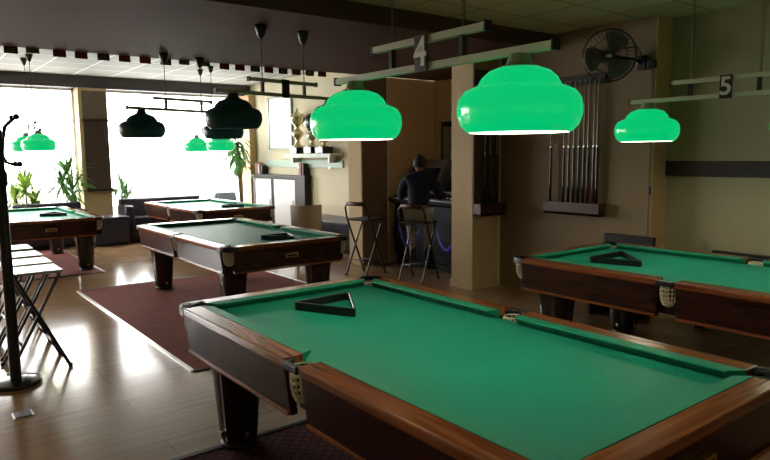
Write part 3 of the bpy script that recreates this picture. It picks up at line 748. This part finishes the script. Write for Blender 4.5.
# ------------------------------------------------------------------ person on the stool
def skin(name, verts, edges, m, parent, root=0, sub=2, smooth=True):
    me = bpy.data.meshes.new(name); me.from_pydata([v[:3] for v in verts], edges, []); me.materials.append(m)
    o = bpy.data.objects.new(name, me); COL.objects.link(o)
    if parent: o.parent = parent
    sk = o.modifiers.new('skin', 'SKIN'); sk.use_smooth_shade = True; sk.branch_smoothing = .3
    if not me.skin_vertices: me.attributes.new('sv', 'FLOAT', 'POINT') if False else None
    bpy.context.view_layer.objects.active = o
    ly = me.skin_vertices[0].data if len(me.skin_vertices) else None
    if ly is None:
        bpy.ops.object.select_all(action='DESELECT'); o.select_set(True)
        bpy.ops.mesh.customdata_skin_add(); ly = me.skin_vertices[0].data
    for i, v in enumerate(verts):
        rr = v[3]; ly[i].radius = rr if isinstance(rr, tuple) else (rr, rr); ly[i].use_root = (i == root)
    s = o.modifiers.new('sub', 'SUBSURF'); s.levels = sub; s.render_levels = sub
    return o

def person(loc, rz, label):
    # local +y is forward. x right.
    V, E = [], []
    def v(x, y, z, r): V.append((x, y, z, r)); return len(V)-1
    pel = v(0, 0, .90, (.13, .10)); wst = v(0, .02, 1.06, (.115, .085)); ch = v(0, .07, 1.24, (.135, .095)); up = v(0, .11, 1.37, (.10, .075))
    nk = v(0, .145, 1.455, .052); nk2 = v(0, .17, 1.50, .050)
    E += [(pel, wst), (wst, ch), (ch, up), (up, nk), (nk, nk2)]
    arms = {}
    for s, elb, wr in ((-1, (-.255, .19, 1.12), (-.20, .42, 1.145)), (1, (.27, .18, 1.12), (.34, .42, 1.145))):
        sh = v(s*.155, .10, 1.365, .062); ua = v(s*.215, .115, 1.29, .050); el = v(*elb, .038); fm = v(*[(elb[k]*.55+wr[k]*.45) for k in range(3)], .036); w_ = v(*wr, .026)
        E += [(up, sh), (sh, ua), (ua, el), (el, fm), (fm, w_)]; arms[s] = (sh, ua, el, fm, w_)
    legs = {}
    for s in (-1, 1):
        hp = v(s*.09, .03, .885, .088); th = v(s*.12, .19, .84, .078); kn = v(s*.135, .36, .77, .058); cf = v(s*.115, .30, .55, .052); an = v(s*.10, .22, .30, .036); ft = v(s*.10, .30, .245, .038); to = v(s*.105, .40, .235, .030)
        E += [(pel, hp), (hp, th), (th, kn), (kn, cf), (cf, an), (an, ft), (ft, to)]; legs[s] = (hp, th, kn, cf, an, ft, to)
    body = skin('person', V, E, M['skin'], None)
    body.location = loc; body.rotation_euler.z = rz
    tag(body, label, 'person')
    # head: shaped ellipsoid with brow, nose, jaw
    bm = B(); bmesh.ops.create_icosphere(bm, subdivisions=4, radius=1)
    for q in bm.verts:
        x, y, z = q.co
        w_ = .078*(1-.18*max(0, -z)**1.3); d = .098*(1-.10*max(0, -z))
        q.co = Vector((x*w_, y*d + (.012 if z < -.2 and y > 0 else 0), z*.118))
        if y > .75 and abs(x) < .22 and -.35 < z < .15: q.co.y += .020*(1-abs(x)/.22)*(1-abs(z+.15)/.35)
        if y > .7 and .08 < z < .28 and .2 < abs(x) < .6: q.co.y -= .007
        if y > .8 and -.52 < z < -.42 and abs(x) < .35: q.co.y -= .004
    hd = link('head', bm, M['skin'], body, True, loc=(0, .195, 1.575)); hd.rotation_euler.x = math.radians(-8)
    for s in (-1, 1):
        bm = B(); ball(bm, (0, 0, 0), .028, 12, (.35, .7, 1.1)); ball(bm, (s*.006, .004, 0), .016, 8, (.4, .6, 1)); link('ear', bm, M['skin'], hd, True, loc=(s*.078, -.005, -.005))
        bm = B(); ball(bm, (0, 0, 0), .011, 10); link('eye', bm, M['whitepanel'], hd, True, loc=(s*.030, .082, .018))
    bm = B(); bmesh.ops.create_icosphere(bm, subdivisions=4, radius=1)
    for q in bm.verts:
        x, y, z = q.co; f_ = 1+.035*math.sin(17*x+9*z)*math.cos(13*y)
        q.co = Vector((x*.087*f_, y*.106*f_-.008, z*.117*f_+.014))
    bmesh.ops.delete(bm, geom=[q for q in bm.verts if (q.co.y > .025 and q.co.z < .055) or q.co.z < -.062], context='VERTS')
    link('hair', bm, M['hair'], hd, True)
    # hands: palm, four fingers, thumb
    for s in (-1, 1):
        w_ = Vector(V[arms[s][4]][:3]); d = (w_ - Vector(V[arms[s][2]][:3])).normalized(); d.z = -.05; d.normalize()
        rt = d.cross(Vector((0, 0, 1))).normalized(); up_ = rt.cross(d)
        HV, HE = [], []
        def hv(a_, b_, c_, r): p = w_ + d*a_ + rt*b_ + up_*c_; HV.append((*p, r)); return len(HV)-1
        w0 = hv(-.02, 0, 0, (.024, .020)); pm = hv(.045, 0, 0, (.036, .015)); HE.append((w0, pm))
        hand = skin('hand', HV, HE, M['skin'], body, 0, 2)
        for k, (off, ln) in enumerate(((-.030, .066), (-.010, .076), (.011, .070), (.030, .056))):
            HV, HE = [], []
            a0 = hv(.05, off*.85, 0, .0092); a1 = hv(.075+ln*.3, off, .006, .0088); a2 = hv(.078+ln*.62, off*1.05, -.006, .008); a3 = hv(.078+ln*.85, off*1.08, -.022, .0066)
            HE = [(a0, a1), (a1, a2), (a2, a3)]
            skin('finger', HV, HE, M['skin'], hand, 0, 2)
        HV, HE = [], []; t_ = -s
        a0 = hv(.015, t_*.022, -.003, .011); a1 = hv(.045, t_*.046, -.008, .0105); a2 = hv(.075, t_*.055, -.016, .0085); HE = [(a0, a1), (a1, a2)]
        skin('thumb', HV, HE, M['skin'], hand, 0, 2)
    # jacket
    JV, JE = [], []
    def jv(x, y, z, r): JV.append((x, y, z, r)); return len(JV)-1
    j0 = jv(0, -.005, 1.00, (.145, .110)); j1 = jv(0, .015, 1.08, (.165, .125)); j2 = jv(0, .06, 1.23, (.182, .13)); j3 = jv(0, .10, 1.37, (.135, .10)); j4 = jv(0, .135, 1.46, (.074, .070))
    JE += [(j0, j1), (j1, j2), (j2, j3), (j3, j4)]
    for s in (-1, 1):
        a_ = arms[s]; p = [V[i] for i in a_]
        k0 = jv(*p[0][:3], .088); k1 = jv(*p[1][:3], .076); k2 = jv(*p[2][:3], .060); k3 = jv(*p[3][:3], .047)
        wq = [p[3][k]*.12+p[4][k]*.88 for k in range(3)]; k4 = jv(*wq, .038)
        JE += [(j3, k0), (k0, k1), (k1, k2), (k2, k3), (k3, k4)]
    skin('jacket', JV, JE, M['navy'], body)
    bm = B(); tube(bm, [(.062*math.cos(a_*PI/10), .140+.058*math.sin(a_*PI/10), 1.462+.012*math.sin(a_*PI/10)) for a_ in range(20)], .018, 8, closed=True); link('collar', bm, M['navy'], body, True)
    TV, TE = [], []
    def tv(p, r): TV.append((*p[:3], r)); return len(TV)-1
    t0 = tv((0, -.01, .90), (.165, .125))
    for s in (-1, 1):
        q = [V[i] for i in legs[s]]
        a0 = tv(q[0], .100); a1 = tv(q[1], .092); a2 = tv(q[2], .073); a3 = tv(q[3], .068); a4 = tv((q[4][0], q[4][1]+.015, .40), .064)
        TE += [(t0, a0), (a0, a1), (a1, a2), (a2, a3), (a3, a4)]
    skin('trousers', TV, TE, M['khaki'], body)
    for s in (-1, 1):
        q = [V[i] for i in legs[s]]
        skin('boot', [(q[4][0], q[4][1]+.01, .40, .050), (q[4][0], q[4][1], .30, .050), (q[5][0], q[5][1]-.06, .245, .048), (q[5][0], q[5][1], .243, .045), (q[6][0], q[6][1]+.02, .235, .036)], [(0, 1), (1, 2), (2, 3), (3, 4)], M['boot'], body)
    return body
person((5.65, 6.64, 0), math.radians(-44), 'person in navy jacket and pale trousers sitting at the gaming machines, seen from behind')

# ------------------------------------------------------------------ trophy wall
r = empty('wall_board', (6.9, 12.78, 1.86)); tag(r, 'tall white board in a dark frame left of the trophies', 'board')
bx('board', M['whiteboard'], r, -.03, -.004, -.52, .46, .02, 1.10); bm = B()
box(bm, -.045, 0, -.56, -.52, 0, 1.12); box(bm, -.045, 0, .46, .54, 0, 1.12); box(bm, -.045, 0, -.56, .54, 1.10, 1.13); box(bm, -.045, 0, -.56, .54, -.01, .02); link('frame', bm, M['capmetal'], r)
r = empty('trophy_shelf', (6.9, 11.2, 1.66)); tag(r, 'grey shelf holding three trophies on the pale wall', 'shelf')
bx('board', M['bar'], r, -.30, 0, -.90, .90, .04, .08, bev=.006); bx('front_edge', M['capmetal'], r, -.31, -.29, -.90, .90, .0, .08, bev=.004)
for s in (-.7, .7): bx('bracket', M['steel'], r, -.22, 0, s-.01, s+.01, -.10, .04)
def trophy(y, h, label, handles=True, plate=None):
    t = empty('trophy', (6.72, y, 1.741)); tag(t, label, 'trophy', 'trophies on the shelf')
    bx('base', M['marble'], t, -.12, .12, -.14, .14, 0, .13, bev=.008)
    bm = B(); k = h-.13
    prof = [(.0, 0), (.095, 0), (.09, .03), (.05, .07), (.035, .14), (.028, .20), (.06, .26), (.085, .33), (.088, .38), (.05, .44), (.03, .50), (.05, .55), (.10, .64), (.125, .74), (.12, .80), (.09, .82), (.05, .88), (.02, .92), (.025, .95), (.008, 1.0), (0, 1.0)]
    lathe(bm, [(r_*1.45*min(1, .55+k*.5), .13+z*k) for r_, z in prof], 24); recalc(bm); link('cup', bm, M['trophy'], t, True)
    if handles:
        for s in (-1, 1):
            bm = B(); q = 1.3*min(1, .55+k*.5); tube(bm, [(0, s*.11*q, .13+.80*k), (0, s*.19*q, .13+.84*k), (0, s*.20*q, .13+.74*k), (0, s*.14*q, .13+.62*k), (0, s*.09*q, .13+.60*k)], .010, 8); link('handle', bm, M['trophy'], t, True)
    if plate:
        bm = B(); lathe(bm, [(.0, -.01), (.05, -.01), (.05, .01), (0, .01)], 16); recalc(bm)
        o = link('medallion', bm, plate, t, loc=(-.09, 0, .13+.33*k)); o.rotation_euler = (0, PI/2, 0)
    return t
trophy(11.72, .93, 'tallest two-handled trophy beside the white board', True, M['trophyred'])
trophy(11.16, .76, 'middle trophy with coloured medallion, half behind the green lamp', True, M['trophyblue'])
trophy(10.72, .45, 'smallest trophy at the right end of the shelf', False)
r = empty('glass_shelf', (6.9, 11.95, 1.46)); tag(r, 'long pale green glass shelf panel under the trophy shelf', 'shelf')
bx('panel', M['glass_shelf'], r, -.04, 0, -1.65, 1.5, .0, .15, bev=.004)
for s in (-1.2, 0, 1.2): bx('clip', M['steel'], r, -.05, -.03, s-.015, s+.015, -.02, .02)
# low dark framed cabinet with two white doors
r = empty('cabinet', (6.895, 12.75, 0)); tag(r, 'dark framed cabinet with two white doors against the pale wall', 'cabinet')
bm = B(); box(bm, -.13, 0, -1.22, 1.2, .04, 1.24, bev=.006); link('body', bm, M['darkwood'], r)
bx('top', M['darkwood'], r, -.17, 0, -1.25, 1.24, 1.23, 1.29, bev=.006)
for y0, y1 in ((-.80, .12), (.26, 1.02)):
    d = bx('door', M['whitepanel'], r, -.150, -.13, y0, y1, .12, 1.19, bev=.004); bx('handle', M['steel'], d, -.165, -.15, y0+.06, y0+.08, .6, .75)
bx('post', M['darkwood'], r, -.165, -.12, -1.24, -.84, .02, 1.24, bev=.006)
def book(y, w, h, m, label, x=6.82, z=1.291):
    b = empty('book', (x, y, z)); tag(b, label, 'book', 'books on the cabinet')
    bx('cover', m, b, -.075, .075, -w/2, w/2, 0, h, bev=.003); bx('pages', M['paper'], b, -.070, .077, -w/2+.004, w/2-.004, .006, h-.006)
book(13.72, .10, .26, M['book_red'], 'red book at the window end of the dark cabinet'); book(13.60, .08, .24, M['book_white'], 'white book beside the red book on the cabinet'); book(13.46, .09, .20, M['card_dark'], 'dark book third from the window on the cabinet')
book(11.72, .10, .26, M['book_red'], 'red book at the trophy end of the dark cabinet'); book(11.60, .06, .25, M['card_dark'], 'dark book at the very end of the cabinet')
# tub chair
r = empty('tub_chair', (5.72, 9.75, 0), math.radians(-31)); tag(r, 'beige rounded tub chair behind the middle table', 'chair')
bm = B(); n = 18; A_ = []
for i in range(n+1):
    a_ = math.radians(200+140*i/n) ; ro, ri = .28, .24
    flare = 1.06
    A_.append([bm.verts.new((ro*math.cos(a_), ro*math.sin(a_), .42)), bm.verts.new((ro*flare*math.cos(a_), ro*flare*math.sin(a_), .86)), bm.verts.new((ri*flare*math.cos(a_), ri*flare*math.sin(a_), .86)), bm.verts.new((ri*math.cos(a_), ri*math.sin(a_), .42))])
for u, v_ in zip(A_, A_[1:]):
    for k in range(4): bm.faces.new((u[k], v_[k], v_[(k+1) % 4], u[(k+1) % 4]))
bm.faces.new(A_[0][::-1]); bm.faces.new(A_[-1]); recalc(bm)
bmesh.ops.bevel(bm, geom=[e for e in bm.edges if e.calc_face_angle(0) > .8], offset=.012, segments=2, affect='EDGES')
link('backrest', bm, M['beige_vinyl'], r, .7)
bm = B(); lathe(bm, [(0, .36), (.22, .36), (.235, .38), (.235, .45), (.21, .475), (0, .48)], 28); recalc(bm); link('seat', bm, M['beige_vinyl'], r, .7)
for a_ in (45, 135, 225, 315):
    c, s = math.cos(math.radians(a_)), math.sin(math.radians(a_)); bm = B(); tube(bm, [(.22*c, .22*s, .37), (.27*c, .27*s, 0)], [.018, .012], 8); link('leg', bm, M['darkwood'], r, True)
# low dark bench against trophy wall
r = empty('low_bench', (6.50, 9.95, 0)); tag(r, 'low dark upholstered bench along the pale wall beside the tub chair', 'bench')
bm = B(); box(bm, -.35, .38, -1.45, 1.0, .10, .54, bev=.04, seg=3); link('seat', bm, M['sofa'], r, .6)
bx('plinth', M['black'], r, -.30, .36, -1.4, .95, 0, .11)
o = bx('sheet_of_paper', M['paper'], None, 6.25, 6.55, 10.55, 10.90, .541, .548); tag(o, 'white sheet lying on the low dark bench', 'paper')

# ------------------------------------------------------------------ sofas and plants at the window
def sofa(name, x0, x1, y0, y1, h, label, m, arms=True, rz=0):
    r = empty(name, ((x0+x1)/2, (y0+y1)/2, 0), rz); tag(r, label, 'sofa'); w = (x1-x0)/2; d = (y1-y0)/2
    bm = B(); box(bm, -w, w, -d, d, .06, .34, bev=.02); link('base', bm, m, r, .6)
    bm = B(); box(bm, -w+.02, w-.02, d-.22, d, .30, h, bev=.06, seg=4); link('backrest', bm, m, r, .6)
    n = max(1, round((x1-x0)/.8))
    ww = (2*w-.36)/n if arms else 2*w/n
    for k in range(n):
        xx = -w+(.18 if arms else 0)+k*ww
        bm = B(); box(bm, xx+.005, xx+ww-.005, -d+.01, d-.20, .33, .50, bev=.035, seg=3); link('seat_cushion', bm, m, r, .6)
    if arms:
        for s in (-1, 1):
            bm = B(); box(bm, *sorted((s*w, s*(w-.18))), -d, d, .10, h-.12, bev=.07, seg=4); link('arm', bm, m, r, .6)
    bx('plinth', M['black'], r, -w+.05, w-.05, -d+.05, d-.05, 0, .07)
    return r
sofa('sofa', 3.70, 5.45, 13.40, 14.05, .86, 'navy vinyl sofa with rounded arm beneath the right window', M['sofa'])
sofa('sofa', 1.75, 3.00, 13.40, 14.05, .84, 'navy sofa under the left window behind the glaring table', M['sofa'])
sofa('armchair', 5.62, 6.34, 13.45, 14.12, .78, 'navy armchair beneath the tall plant at the window corner', M['sofa'])
bm = B(); box(bm, -.26, .26, -.09, .09, -.2, .2, bev=.08, seg=4); o = link('cushion', bm, M['sofa_pale'], None, .7, loc=(6.0, 13.80, .70)); o.rotation_euler = (math.radians(-18), 0, 0); tag(o, 'pale blue cushion propped on the corner armchair', 'cushion')
r = empty('ottoman', (3.45, 13.38, 0)); tag(r, 'dark square ottoman block in front of the navy sofa', 'ottoman')
bm = B(); box(bm, -.43, .22, -.30, .30, .05, .48, bev=.02); link('body', bm, M['sofa'], r)
bm = B(); box(bm, -.44, .23, -.31, .31, .48, .56, bev=.03, seg=3); link('seat', bm, M['sofa'], r, .6)
bx('plinth', M['black'], r, -.40, .18, -.25, .25, 0, .06)

def plant(loc, label, heads, potr=.2, poth=.4, pale=False, L_=.5, n=26, droop=.5, lw=.022):
    r = empty('potted_plant', loc); tag(r, label, 'plant')
    bm = B(); lathe(bm, [(0, 0), (potr*.75, 0), (potr, poth), (potr*.92, poth), (potr*.88, poth-.04), (0, poth-.04)], 20); recalc(bm); link('pot', bm, M['pot'], r, .7)
    bm = B(); fm = B()
    for (hx, hy, hz) in heads:
        mid = (hx*.35+random.uniform(-.04, .04), hy*.35, (hz+poth)/2)
        tube(bm, [(hx*.1, hy*.1, poth-.05), mid, (hx, hy, hz)], [.022, .018, .014], 8)
        for k in range(n):
            az = random.uniform(0, 2*PI); el = random.uniform(-.2, 1.3); ll = L_*random.uniform(.7, 1.15)
            p = Vector((hx, hy, hz)) + Vector((0, 0, random.uniform(-.12, .03))); d = Vector((math.cos(az)*math.cos(el), math.sin(az)*math.cos(el), math.sin(el)))
            sidev = d.cross(Vector((0, 0, 1))).normalized(); q = []
            S = 6
            for i in range(S+1):
                t_ = i/S; wd = lw*(math.sin(PI*min(.97, t_*.85+.12)))
                q.append((fm.verts.new(p+sidev*wd), fm.verts.new(p+Vector((0, 0, -.15*wd))), fm.verts.new(p-sidev*wd)))
                d = (d+Vector((0, 0, -droop/S*1.6))).normalized(); p = p+d*ll/S
            for u, v_ in zip(q, q[1:]):
                fm.faces.new((u[0], v_[0], v_[1], u[1])); fm.faces.new((u[1], v_[1], v_[2], u[2]))
    for q in fm.verts:      # leaves bend along the glass and the column instead of passing through them
        wx, wy = q.co.x+loc[0], q.co.y+loc[1]
        wy = min(wy, 14.46 - .02*random.random()); wx = min(wx, 6.86 if wy < 13.97 else 6.71)
        if wy > 14.08 and 3.06 < wx < 3.71:
            if loc[0] < 3.38: wx = 3.06 - .03*random.random()
            else: wx = 3.71 + .03*random.random()
        q.co.x, q.co.y = wx-loc[0], wy-loc[1]
    link('stem', bm, M['bark'], r, True)
    link('foliage', fm, M['leaf_pale' if pale else 'leaf'], r, True)
    return r
plant((2.08, 14.28, .0), 'yellow-green spiky yucca at the left window behind the glaring table', [(.0, 0, 1.16), (.16, .05, .82), (-.18, 0, .90)], .15, .3, True, .46, 60, .35, .030)
plant((2.96, 14.30, 0), 'thin leafy plant at the left edge of the slatted column', [(-.10, 0, 1.45), (-.02, 0, 1.02), (-.2, .05, 1.2)], .10, .3, False, .58, 44, .5, .028)
plant((3.90, 14.32, 0), 'small leafy plant at the right edge of the slatted column', [(.0, 0, 1.12), (.1, 0, .95)], .08, .3, False, .42, 36, .6, .024)
plant((6.50, 13.98, 0), 'tall drooping dracaena at the corner pier by the right window', [(-.1, 0, 2.02), (-.05, -.08, 1.55), (-.28, .05, 2.15), (-.12, -.1, 1.78)], .13, .4, False, .58, 24, 1.4, .034)

# ------------------------------------------------------------------ hat stand
r = empty('hat_stand', (.64, 5.49, 0)); tag(r, 'black metal hat stand with ball hooks at the left edge', 'hat stand')
bm = B(); lathe(bm, [(0, 0), (.172, 0), (.178, .012), (.172, .03), (.13, .042), (.05, .05), (0, .05)], 40); recalc(bm); link('base', bm, M['gloss_black'] if 'gloss_black' in M else M['marble'], r, .6)
bm = B(); lathe(bm, [(.040, .04), (.038, 1.90), (.02, 1.95), (0, 1.96)], 20); recalc(bm); link('pole', bm, M['black'], r, True)
for k in range(5):
    a_ = math.radians(72*k-35); c, s = math.cos(a_), math.sin(a_)
    for zz, top in ((1.82, True), (1.62, False)):
        bm = B()
        if top: tube(bm, [(.03*c, .03*s, 1.70), (.05*c, .05*s, 1.86), (.07*c, .07*s, 1.94), (.14*c, .14*s, 2.0)], .009, 8)
        else: tube(bm, [(.03*c, .03*s, 1.74), (.06*c, .06*s, 1.68), (.13*c, .13*s, 1.66)], .009, 8)
        h = link('hook', bm, M['black'], r, True)
        bm = B(); ball(bm, (.15*c, .15*s, 2.01 if top else 1.665), .022, 12); link('ball_tip', bm, M['black'], h, True)
bm = B(); lathe(bm, [(.04, 1.5), (.05, 1.52), (.05, 1.60), (.04, 1.62)], 20, cap=True); link('collar', bm, M['black'], r, .6)
bm = B(); tube(bm, [(.13*math.cos(a_*PI/12), .13*math.sin(a_*PI/12), .55) for a_ in range(24)], .008, 8, closed=True)
for k in range(4): tube(bm, [(.03*math.cos(k*PI/2), .03*math.sin(k*PI/2), .55), (.13*math.cos(k*PI/2), .13*math.sin(k*PI/2), .55)], .006, 6)
bm.free()
o = empty('floor_plate', (.62, 4.78, 0)); tag(o, 'small dark floor plate with pale rim near the hat stand base', 'floor plate')
bx('rim', M['strip'], o, -.10, .02, -.06, .06, 0, .006); bx('cover', M['black'], o, -.09, .01, -.05, .05, .004, .009)

# ------------------------------------------------------------------ light
wd = bpy.data.worlds.new('sky'); sc.world = wd; wd.use_nodes = True
bg = wd.node_tree.nodes['Background']; bg.inputs['Color'].default_value = (1, .98, .95, 1); bg.inputs['Strength'].default_value = 12.5
for (x0, x1) in ((X0, 3.11), (3.66, 6.74)):
    ld = bpy.data.lights.new('window_portal', 'AREA'); ld.shape = 'RECTANGLE'; ld.size = x1-x0; ld.size_y = 2.6; ld.cycles.is_portal = True
    lo = bpy.data.objects.new('window_portal', ld); COL.objects.link(lo); lo.location = ((x0+x1)/2, WY+.25, 1.77); lo.rotation_euler = (-PI/2, 0, 0)
# ------------------------------------------------------------------ camera
p_f, pitch, roll, yaw, H = 644.6575, .1165189, -.0107686, .6523148, 1.7072
cy, sy, cp, sp_ = math.cos(yaw), math.sin(yaw), math.cos(pitch), math.sin(pitch)
fw = Vector((sy*cp, cy*cp, -sp_)); rt = Vector((cy, -sy, 0)); up = rt.cross(fw)
R = rt*math.cos(roll)+up*math.sin(roll); U = -rt*math.sin(roll)+up*math.cos(roll)
cd = bpy.data.cameras.new('camera'); cd.sensor_width = 36; cd.lens = p_f*36/770; cd.clip_start = .05
co = bpy.data.objects.new('camera', cd); COL.objects.link(co)
co.matrix_world = Matrix(((R.x, U.x, -fw.x, 0), (R.y, U.y, -fw.y, 0), (R.z, U.z, -fw.z, H), (0, 0, 0, 1)))
sc.camera = co
sc.view_settings.view_transform = 'Standard'; sc.view_settings.look = 'None'; sc.view_settings.gamma = 1; sc.view_settings.exposure = 0
sc.view_settings.use_curve_mapping = False
sc.cycles.use_denoising = True
try: sc.cycles.denoiser = 'OPENIMAGEDENOISE'
except Exception: pass
sc.cycles.max_bounces = 8; sc.cycles.diffuse_bounces = 4; sc.cycles.glossy_bounces = 3; sc.cycles.sample_clamp_indirect = 8
